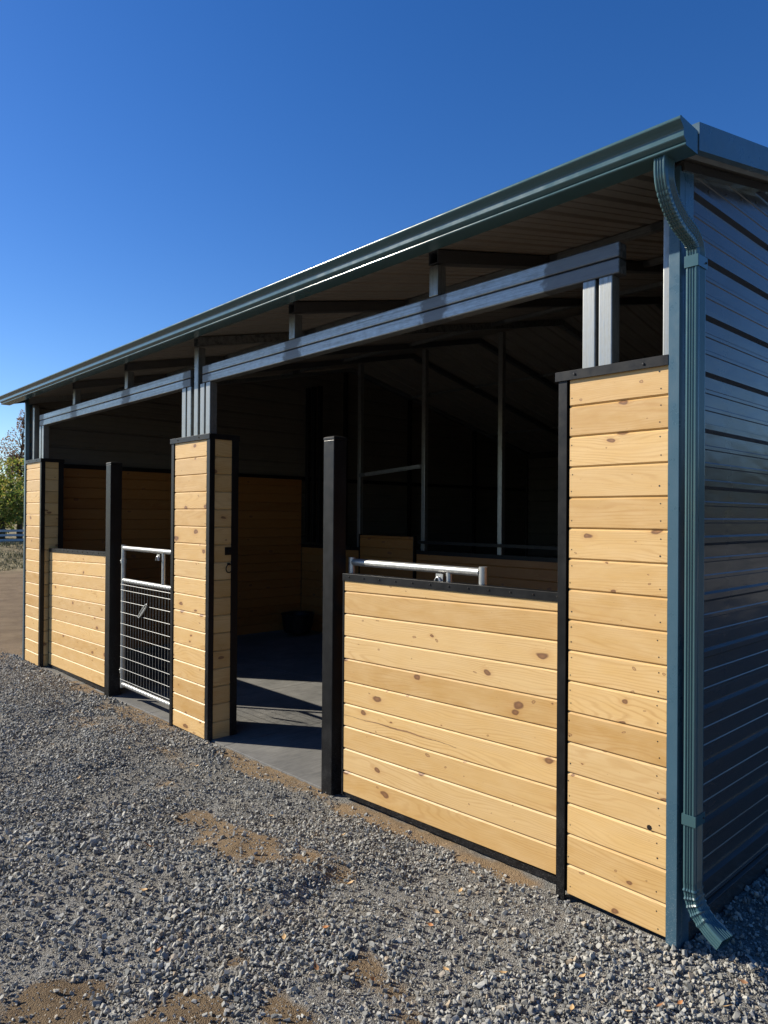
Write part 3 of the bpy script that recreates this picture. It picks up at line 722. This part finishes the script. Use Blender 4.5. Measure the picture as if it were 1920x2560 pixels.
# ------------------------------------------------------------ half walls
M_resin = mat_paint('resin_streak', (.27, .145, .065), rough=.5, var=.35)
def halfwall(A, B, zb, zt, first, e=.13, screws=12, streak=False):
    A = Vector((*A, 0)); Bv = Vector((*B, 0)); d = (Bv - A).normalized(); nrm = Vector((d.y, -d.x, 0))
    p = bpy.data.objects.new('half_wall', None); C.objects.link(p); p.parent = barn
    mid = (A + Bv) / 2; mid.z = zb[0]; p.location = mid
    def Bd(mb, name, mat, **k):
        o = mb.build(name, mat, p, **k); o.data.transform(Matrix.Translation(-mid)); return o
    a = A + d * .012; b = Bv - d * .012
    mb = MB(); boards(mb, (a.x, a.y), (b.x, b.y), zb, (zt[0] - .006, zt[1] - .006), e, first)
    if streak:   # long brown resin streak along one board
        rr = random.Random(5); top = []; bot = []
        for k in range(61):
            f = k / 60; q = A + d * (.013 + .84 * f) + nrm * .0007; z = .455 + .009 * math.sin(2.6 * f) + .002 * math.sin(23 * f) + .0008 * rr.uniform(-1, 1)
            w = .0015 + .0052 * math.exp(-((f - .52) / .24) ** 2) + rr.uniform(-.0006, .0008)
            top.append((q.x, q.y, z + w * .6)); bot.append((q.x, q.y, z - w * .6))
        mb.add(bot + top, [(k, k + 1, 62 + k, 61 + k) for k in range(60)], mi=1)
    Bd(mb, 'board_cladding', [M_pine, M_resin])
    aa = a - nrm * .05; bb = b - nrm * .05
    mb = MB(); boards(mb, (bb.x, bb.y), (aa.x, aa.y), (zb[1], zb[0]), (zt[1] - .006, zt[0] - .006), e, first); Bd(mb, 'back_cladding', M_pine)
    L = (Bv - A).length
    def slab(mb, s0, s1, d0, d1, h0, h1):   # h relative to (z at s) of top
        def P(s, dd, h):
            f = s / L; zz = zt[0] * (1 - f) + zt[1] * f; q = A + d * s - nrm * dd; return (q.x, q.y, zz + h)
        v = [P(s, dd, h) for h in (h0, h1) for dd in (d0, d1) for s in (s0, s1)]
        mb.add(v, [(0, 2, 3, 1), (4, 5, 7, 6), (0, 1, 5, 4), (2, 6, 7, 3), (0, 4, 6, 2), (1, 3, 7, 5)])
    mb = MB(); slab(mb, 0, L, -.006, -.003, -.042, 0); slab(mb, 0, L, -.003, .053, -.003, 0); slab(mb, 0, L, .053, .056, -.042, 0)
    Bd(mb, 'cap', M_black, bevel=.001)
    for s0, s1 in ((0, .012), (L - .012, L)):
        mb = MB(); slab(mb, s0, s1, -.002, .052, -(zt[0] - zb[0]) - .01, -.042); Bd(mb, 'end_channel', M_black)
    for k in range(screws):
        mb = MB(); s = L * (k + .45) / screws; f = s / L; q = A + d * s + nrm * .006
        screw(mb, (q.x, q.y, zt[0] * (1 - f) + zt[1] * f - .018), nrm, .0045); Bd(mb, 'cap_screw', M_nail)
    # dark bottom channel
    mb = MB(); H0 = -(zt[0] - zb[0]); slab(mb, .0, L, .006, .046, H0 - .022, H0 + .01); Bd(mb, 'bottom_channel', M_black)
    return p
halfwall((-1.962, .017), (-.47, .078), (.004, .024), (1.278, 1.281), .128, e=.1303, screws=12, streak=True)
halfwall((-7.262, .084), (-5.436, .022), (-.088, -.030), (1.222, 1.258), .131, e=.1305, screws=12)

# ------------------------------------------------------------ header beams, studs and struts
def tubebox(name, x0, x1, y0, y1, z0, z1, mat, parent=barn, bev=.005):
    mb = MB(); mb.box(x0, x1, y0, y1, z0, z1); return mb.build(name, mat, parent, bevel=bev, seg=3)
for (x0, x1) in ((-3.660, -.222), (-7.440, -3.846)):
    mb = MB(); mb.box(x0, x1, .02, .0835, 2.683, 2.746); mb.box(x0, x1, .0205, .084, 2.616, 2.6795)
    hb = mb.build('header_beam', M_galv_x, barn, bevel=.006, seg=3)
studs = [(-.390, -.329, .02), (-.314, -.252, .02), (-.037, .0, .02), (-3.984, -3.921, .02), (-3.899, -3.836, .02), (-3.690, -3.627, .02), (-3.604, -3.541, .02),
         (-7.440, -7.384, .02), (-7.356, -7.296, .02), (-7.826, -7.765, .05)]
for (a, b, y) in studs:
    top = 2.6155 if a not in (-.037, -7.826) else 2.90
    tubebox('stud', a, b, y, y + .0635, 2.15, top, M_galv)
for x in RX[1:-1]:
    z0 = 2.747 if abs(x + 3.757) > .05 else 2.15
    tubebox('strut', x - .031, x + .031, .0205, .084, z0, zr(0) - .079, M_galv)
tubebox('strut', -7.71, -7.66, .03, .09, 2.15, 2.86, M_galv)

# ------------------------------------------------------------ gates
def gate(hx, fx, y, zt, zm, zbt, latch=True, flip=1):
    """hx hinge side x, fx free side x; rails at zt (top), zm (mesh top), zbt (bottom)"""
    g = bpy.data.objects.new('gate', None); C.objects.link(g); g.parent = barn; g.location = (hx, y, zbt); q = Vector(g.location)
    def B(mb, name, mat, **k):
        o = mb.build(name, mat, g, **k); o.data.transform(Matrix.Translation(-q)); return o
    r = .021; s = 1 if fx > hx else -1
    for x in (hx, fx):
        mb = MB(); mb.tube((x, y, zbt - .03), (x, y, zt + .028), r, 20); B(mb, 'upright', M_gate, smooth=50)
    for z in (zt, zm, zbt):
        mb = MB(); mb.tube((hx + s * .018, y, z), (fx - s * .018, y, z), r, 20); B(mb, 'rail', M_gate, smooth=50)
    xs = fx - s * .225
    mb = MB(); mb.tube((xs, y, zm + .015), (xs, y, zt - .015), .017, 16); B(mb, 'short_upright', M_gate, smooth=50)
    # welded mesh 2x4
    mb = MB(); n = 18; w = .0024
    for k in range(n):
        x = hx + (fx - hx) * (k + .7) / (n + .4)
        mb.tube((x, y - .020, zbt - .005), (x, y - .020, zm + .012), w * .8, 6)
    zz = [zm - .035, zm - .085] + [zm - .085 - .1016 * (k + 1) for k in range(8)]
    for z in zz:
        if z > zbt: mb.tube((hx, y - .024, z), (fx, y - .024, z), w * .85, 6)
    B(mb, 'wire_mesh', M_wire)
    mb = MB(); cx = (hx + fx) / 2 - .03 * s
    # oval pull latch set on a slant
    a = Vector((cx - .085, y - .035, .0 + (zm - .295))); b = Vector((cx + .085, y - .035, zm - .165))
    d = (b - a).normalized(); u = Vector((-d.z, 0, d.x)); loop = []
    for k in range(24):
        t = 2 * math.pi * k / 24; loop.append((a + b) / 2 + d * (math.cos(t) * (b - a).length / 2) + u * (.016 * math.sin(t)))
    loop.append(loop[0]); mb.path(loop, .0065, 8, cap=False); mb.bar(a + d * .05, b - d * .05, .004, .010)
    B(mb, 'latch', M_gate, smooth=50)
    for z in (zt - .12, zbt + .12):
        mb = MB(); mb.tube((hx - s * .06, y, z), (hx + s * .0, y, z), .009, 10); mb.tube((hx, y, z - .02), (hx, y, z + .02), .026, 16); B(mb, 'hinge', M_gate, smooth=50)
    # bracket with rounded hook under the top rail
    mb = MB(); xb = xs - s * .045
    mb.box(xb - .024, xb + .024, y - .028, y - .023, zt - .075, zt - .022)
    arc = [(xb - .030 + .0 + .052 * t, y - .034, zt - .075 - .0 + .035 * math.sin(math.pi * t)) for t in np.linspace(0, 1, 10)]
    mb.path(arc, .006, 8); mb.tube((xb - .012, y - .030, zt - .035), (xb - .012, y - .022, zt - .035), .005, 8)
    B(mb, 'chain_bracket', M_gate, smooth=45)
    return g
gate(-5.150, -4.120, .055, 1.305, 1.010, .062)
gate(-2.010, -1.005, .125, 1.338, 1.045, .085)

# ------------------------------------------------------------ inner wood linings and stall partition
def lining(A, B, zb, zt, name='wall_lining', cap=True):
    p = bpy.data.objects.new(name, None); C.objects.link(p); p.parent = barn
    mid = Vector(((A[0] + B[0]) / 2, (A[1] + B[1]) / 2, 0)); p.location = mid
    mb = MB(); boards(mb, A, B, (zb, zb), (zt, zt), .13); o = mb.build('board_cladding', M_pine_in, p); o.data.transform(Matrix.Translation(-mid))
    d = (Vector((*B, 0)) - Vector((*A, 0))).normalized(); nrm = Vector((d.y, -d.x, 0))
    mb = MB(); a = Vector((*A, zt + .012)) - nrm * .012; b = Vector((*B, zt + .012)) - nrm * .012; mb.bar(a, b, .036, .05); o = mb.build('cap', M_black, p); o.data.transform(Matrix.Translation(-mid))
    return p
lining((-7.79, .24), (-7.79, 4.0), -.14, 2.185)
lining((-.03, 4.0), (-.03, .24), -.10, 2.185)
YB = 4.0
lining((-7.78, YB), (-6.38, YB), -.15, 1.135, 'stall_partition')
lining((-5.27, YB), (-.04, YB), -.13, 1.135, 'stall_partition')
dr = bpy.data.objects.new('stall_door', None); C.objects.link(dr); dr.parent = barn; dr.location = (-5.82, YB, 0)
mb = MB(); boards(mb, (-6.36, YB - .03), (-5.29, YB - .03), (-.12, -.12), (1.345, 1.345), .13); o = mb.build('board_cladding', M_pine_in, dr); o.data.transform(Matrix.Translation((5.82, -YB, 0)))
for a in (-6.375, -5.295):
    mb = MB(); mb.box(a, a + .02, YB - .04, YB + .01, -.12, 1.36); o = mb.build('door_stile', M_black, dr); o.data.transform(Matrix.Translation((5.82, -YB, 0)))
for x in (-6.455, -5.180, -3.935, -2.68, -1.42):
    tubebox('inner_post', x - .032, x + .032, YB + .02, YB + .0835, -.15, zr(YB) - .08, M_galv)
mb = MB(); mb.box(-5.2, -.05, YB - .045, YB + .015, 1.262, 1.300); mb.build('top_rail', M_black, barn)
mb = MB(); mb.bar((-6.42, YB + .01, 2.19), (-5.21, YB + .01, 2.265), .04, .05); mb.build('cross_brace', M_galv_x, barn)
for x in (-7.70, -7.55, -7.40): tubebox('corner_upright', x - .03, x + .03, YB + .02, YB + .08, 1.2, 3.6, M_black)
for (y, z) in ((.6, 0), (2.0, 0), (3.4, 0), (4.9, 0), (6.4, 0), (8.2, 0)):
    if y > 4: tubebox('wall_girt', X0 + .02, X0 + .08, y - .03, y + .03, -.15, zr(y) - .08, M_black)
mb = MB(); mb.box(X0 + .01, X0 + .05, 4.05, 9.9, 2.16, 2.22); mb.build('wall_girt', M_black, barn)

# ------------------------------------------------------------ loose things in the stalls
def boxmesh(name, x0, x1, y0, y1, z0, z1, mat, bevel=0, label=None, cat=None, group=None):
    mb = MB(); mb.box(x0, x1, y0, y1, z0, z1); o = mb.build(name, mat, bevel=bevel, loc=((x0 + x1) / 2, (y0 + y1) / 2, z0)); return tag(o, label, cat, group)
mw, ml = 1.22, 1.83
base = None; k = 0
for j in range(2):
    for i in range(5):
        x0 = -3.30 + (i - 3) * (mw + .003); y0 = (.028 if i in (1, 2, 3) else .10) + j * (ml + .003)
        cx = x0 + mw / 2; zt = .004 + .0150 * cx
        if base is None:
            mb = MB(); mb.box(-mw / 2, mw / 2, 0, ml, -.018, 0); base = mb.build('rubber_mat', M_rubber, bevel=.003); o = base
        else:
            o = base.copy(); C.objects.link(o)
        o.location = (cx, y0, zt - .006); o.rotation_euler = (0, -.0150, 0)
        lab = {(0, 3): 'scuffed black rubber mat at the open doorway by the middle pier', (0, 2): 'black rubber floor mat running behind the middle pier',
               (0, 4): 'black rubber floor mat behind the large pine half wall', (0, 1): 'black rubber mat reaching out under the closed mesh gate', (0, 0): 'black rubber floor mat behind the far pine half wall'}.get((j, i), 'black rubber mat in the dark back row of the stall floor, ' + ('leftmost', 'second from the left', 'middle one', 'second from the right', 'rightmost')[i])
        tag(o, lab, 'mat', 'rubber floor mats in the stalls')
# feed tub in the far corner
mb = MB(); n = 28; prof = [(.19, 0), (.215, .10), (.235, .25), (.25, .262), (.245, .27), (.225, .262), (.205, .1), (.18, .03)]
vs = [(r * math.cos(2 * math.pi * k / n), r * math.sin(2 * math.pi * k / n), z) for (r, z) in prof for k in range(n)]
mb.add(vs, [(i * n + k, i * n + (k + 1) % n, (i + 1) * n + (k + 1) % n, (i + 1) * n + k) for i in range(len(prof) - 1) for k in range(n)] + [tuple(range(n))[::-1], tuple(range((len(prof) - 1) * n, len(prof) * n))])
tub = mb.build('feed_tub', M_black, smooth=40); tub.location = (-7.25, 3.55, -.085); tag(tub, 'round black rubber feed tub in the far corner of the stall', 'tub')
# pale cabinet deep inside
cb = thing('storage_cabinet', 'pale steel cabinet standing in the dark aisle behind the stalls', 'cabinet', (-3.6, 6.2, -.12))
M_cab = mat_paint('cabinet_paint', (.30, .28, .25), rough=.5)
mb = MB(); mb.box(-.55, .55, -.25, .25, 0, 1.55); mb.build('body', M_cab, cb, bevel=.006)
for s in (-1, 1):
    mb = MB(); a, b = (-.53, -.01) if s < 0 else (.01, .53); mb.box(a, b, -.268, -.252, .06, 1.50); d = mb.build('door', M_cab, cb, bevel=.003)
    mb = MB(); mb.box(s * .05 - .008, s * .05 + .008, -.285, -.27, .75, .90); mb.build('handle', M_galv, d)

# ------------------------------------------------------------ fallen leaves
M_leafs = []
for nm, c in (('dry_leaf_tan', (.55, .36, .17)), ('dry_leaf_orange', (.46, .20, .07)), ('dry_leaf_brown', (.26, .13, .06))):
    t = NT(nm); oc = t.coord(); n_ = t.noise(oc, 90, 3); M_leafs.append(t.set(color=t.mix(n_, tuple(a * .7 for a in c), tuple(min(1, a * 1.15) for a in c)), rough=.6, spec=.3))
def leafmesh(mat, curl):
    mb = MB(); vs = []; N = 7; wv = [.0, .5, .85, 1, .85, .5, .04]
    for i in range(N):
        f = i / (N - 1); x = (f - .5) * .034; w = wv[i] * .0088
        for s in (-1, 0, 1): vs.append((x, s * w, .004 * curl * (abs(s) * wv[i]) + .006 * curl * (f - .5) ** 2 * 4))
    mb.add(vs, [(3 * i + j, 3 * i + j + 1, 3 * i + j + 4, 3 * i + j + 3) for i in range(N - 1) for j in range(2)])
    mb.tube((-.017, 0, .005 * curl), (-.027, .002, .004), .0007, 5)
    return mb
pos = [(-1.143, -.606), (-.773, -.298), (-.73, -.501), (-.677, -.59), (-1.024, -1.24), (-1.002, -1.06), (-.098, -.431), (.096, -.321), (.192, -.304), (.156, -.372), (.099, -.477), (-.029, -.604), (-.848, -.133), (-.584, -.984), (.292, -.028),
       (-3.6, -.55), (-4.1, -.9), (-2.6, -.75), (-2.1, -1.1), (-5.2, -.5), (-3.0, -.35), (-1.5, -.35), (-.45, -.75), (-1.25, -1.45), (-.62, -.42), (-.3, -.62), (-3.3, -1.0), (-2.0, -.45), (-.95, -.9), (-.75, -1.1), (-1.7, -1.3), (-1.35, -1.0), (.3, -.2), (-6.0, -.6), (-4.6, -.75)]
protos = {}
for k, (x, y) in enumerate(pos):
    mi = 0 if k % 5 < 3 else (1 if k % 5 == 3 else 2)
    if mi not in protos:
        o = leafmesh(0, 1.0).build('fallen_leaf', M_leafs[mi], smooth=80); protos[mi] = o
    else: o = protos[mi].copy(); C.objects.link(o)
    o.location = (x, y, float(gz(np.array([x]), np.array([y]))[0]) + .022)
    o.rotation_euler = (random.uniform(-.5, .5), random.uniform(-.4, .4), random.uniform(0, 6.28)); s = random.uniform(.7, 1.15); o.scale = (s, s, s)
    tag(o, ('small tan dry leaf lying on the grey gravel', 'small orange dry leaf lying on the grey gravel', 'small brown dry leaf lying on the grey gravel')[mi], 'leaf', ('tan leaves', 'orange leaves', 'brown leaves')[mi] + ' scattered on the gravel')

# ------------------------------------------------------------ far left: fence, trees, grass
def foliage_mat(name, cols, trans=.3):
    t = NT(name); ri = t.node('ShaderNodeNewGeometry', out=8)
    st = [(i / max(1, len(cols) - 1), c) for i, c in enumerate(cols)]
    c = t.ramp(ri, st); m = t.set(color=c, rough=.55, spec=.3)
    tr = t.n.new('ShaderNodeBsdfTranslucent'); t._in(tr.inputs[0], c); mx = t.n.new('ShaderNodeMixShader'); mx.inputs[0].default_value = .5   # leaves let light through
    t.t.links.new(t.b.outputs[0], mx.inputs[1]); t.t.links.new(tr.outputs[0], mx.inputs[2]); t.t.links.new(mx.outputs[0], t.out.inputs['Surface'])
    return m
def crown(mb_list, n, center, rad, leaf, dens=None, lumps=9, seed=1):
    rg = np.random.default_rng(seed)
    lc = rg.normal(0, .45, (lumps, 3)); lc = lc / np.maximum(1, np.linalg.norm(lc, axis=1))[:, None]; lr = rg.uniform(.3, .62, lumps)
    k = rg.integers(0, lumps, n); dirs = rg.normal(0, 1, (n, 3)); dirs /= np.linalg.norm(dirs, axis=1)[:, None]
    P = lc[k] + dirs * (lr[k] * rg.uniform(.35, 1, n) ** .4)[:, None]
    P = P * np.array(rad) + np.array(center)
    a = rg.normal(0, 1, (n, 3)); a /= np.linalg.norm(a, axis=1)[:, None]; b = np.cross(a, rg.normal(0, 1, (n, 3))); b /= np.linalg.norm(b, axis=1)[:, None]
    L = leaf * rg.uniform(.6, 1.3, n)[:, None]
    q = np.stack([P - a * L, P + b * L * .45, P + a * L, P - b * L * .45], 1)
    mb_list.append(q.reshape(-1, 3))
def cards(name, lst, mat, parent=None):
    v = np.vstack(lst); f = np.arange(len(v)).reshape(-1, 4); o = mesh_np(name, v, f, mat)
    if parent: o.parent = parent
    return o
M_bark = mat_paint('bark', (.12, .09, .06), rough=.9, spec=.1)
def trunk(mb, pts, r0, r1):
    mb.path(pts, r0, 9, radii=list(np.linspace(r0, r1, len(pts))))
def limbs(mb, base, top, spread, n, seed, r=.03):
    rr = random.Random(seed)
    for k in range(n):
        a = rr.uniform(0, 6.28); f = rr.uniform(.25, .95); p = Vector(base).lerp(Vector(top), f); e = p + Vector((math.cos(a) * spread * (1.1 - f), math.sin(a) * spread * (1.1 - f), spread * rr.uniform(.25, .8)))
        m = p.lerp(e, .5) + Vector((0, 0, .05)); mb.path([p, m, e], r, 6, radii=[r, r * .6, r * .25])
# tall thin-topped tree turning red brown
def far(u, v, t):   # points on the horizon strip seen left of the barn
    return None
tr = thing('tree', 'tall thin tree with red brown sparse top rising behind the green bush', 'tree', (-38.3, 8.6, .45))
mb = MB(); trunk(mb, [(0, 0, -.2), (.05, .02, 1.6), (-.05, 0, 3.4), (.25, .1, 5.6)], .16, .02); limbs(mb, (0, 0, 1.8), (.25, .1, 5.2), 1.3, 26, 4, .03); tk = mb.build('trunk', M_bark, tr, smooth=60)
L = []; crown(L, 5200, (.15, .1, 3.9), (1.0, 1.0, 1.9), .055, lumps=13, seed=5); crown(L, 1500, (.45, .15, 5.2), (.35, .35, .95), .05, lumps=8, seed=9)
cards('crown', L, foliage_mat('red_brown_leaves', [(.22, .10, .06), (.30, .17, .10), (.20, .12, .05), (.33, .24, .14)]), tr)
tr = thing('tree', 'bushy green tree with some yellow leaves standing behind the white fence', 'tree', (-36.8, 7.4, .4))
mb = MB(); trunk(mb, [(0, 0, -.2), (.05, 0, 1.2), (.0, .1, 2.4)], .14, .05); limbs(mb, (0, 0, .6), (0, .1, 2.2), 1.2, 14, 14, .035); mb.build('trunk', M_bark, tr, smooth=60)
L = []; crown(L, 20000, (0, 0, 1.75), (2.3, 2.3, 1.75), .075, lumps=22, seed=3)
cards('crown', L, foliage_mat('green_leaves', [(.08, .12, .02), (.16, .22, .04), (.24, .30, .06), (.11, .17, .03), (.42, .38, .09), (.50, .36, .08)]), tr)
tr = thing('tree', 'dark green tree left of the barn corner beyond the fence, partly out of frame', 'tree', (-38.0, 3.6, .4))
mb = MB(); trunk(mb, [(0, 0, -.2), (.05, 0, 1.5), (.0, .1, 3)], .16, .05); limbs(mb, (0, 0, .6), (0, .1, 2.8), 1.3, 14, 15, .035); mb.build('trunk', M_bark, tr, smooth=60)
L = []; crown(L, 12000, (0, 0, 2.0), (2.4, 2.4, 2.0), .08, lumps=22, seed=6)
cards('crown', L, foliage_mat('dark_green_leaves', [(.02, .035, .01), (.045, .07, .018), (.07, .10, .025), (.03, .05, .015)]), tr)
# white three-rail fence
M_white = mat_paint('white_fence_paint', (.50, .49, .46), rough=.5, var=.05)
fn = thing('rail_fence', 'white painted rail fence across the grass beyond the dirt yard', 'fence', (-33.5, 5, .3))
yy = -16.0
while yy < 24:
    mb = MB(); mb.box(-.06, .06, yy - 5 - .06, yy - 5 + .06, -.4, .62); mb.build('post', M_white, fn); yy += 2.43
for z in (.12, .34, .54):
    mb = MB(); mb.box(.062, .10, -21, 17.5, z - .05, z + .05); mb.build('rail', M_white, fn)
# dry grass tufts on the bank
def mat_grass():
    t = NT('dry_grass_blades'); ri = t.node('ShaderNodeNewGeometry', out=8)
    return t.set(color=t.ramp(ri, [(0, (.30, .25, .14)), (.4, (.20, .18, .08)), (.7, (.10, .12, .045)), (1, (.36, .30, .18))]), rough=.8, spec=.1)
n = 26000; x = rng.uniform(-33, -22.5, n); y = rng.uniform(-4, 14, n)
ok = fbm(x, y, .9, 3, 33) > .42; x = x[ok]; y = y[ok]; n = len(x); z = gz(x, y) + (fbm(x, y, 1.0, 4, 91) - .5) * .25 - .02
h = rng.uniform(.04, .16, n); a = rng.uniform(0, 6.28, n); w = .018; lx = rng.normal(0, .05, n); ly = rng.normal(0, .05, n)
q = np.stack([np.stack([x - w * np.cos(a), y - w * np.sin(a), z], -1), np.stack([x + w * np.cos(a), y + w * np.sin(a), z], -1), np.stack([x + lx, y + ly, z + h], -1)], 1)
o = mesh_np('dry_grass', q.reshape(-1, 3), np.arange(n * 3).reshape(-1, 3), mat_grass()); o['kind'] = 'stuff'; o['label'] = 'dry straw coloured grass on the bank before the white fence'; o['category'] = 'grass'
# wooded skyline behind the barn: what the glossy side wall mirrors
L = []; rg = random.Random(3)
for k in range(60):
    a = R(-35 + 150 * k / 59); d = rg.uniform(38, 46); cx, cy = d * math.sin(a), d * math.cos(a)
    h = rg.uniform(4.2, 6.5); crown(L, 380, (cx, cy, h * .48), (2.6, 2.6, h * .55), .42, lumps=9, seed=100 + k)
o = cards('distant_trees', L, foliage_mat('far_leaves', [(.025, .035, .015), (.05, .06, .025), (.07, .07, .03)]))
o['kind'] = 'stuff'; o['label'] = 'low wooded skyline far behind the barn'; o['category'] = 'trees'
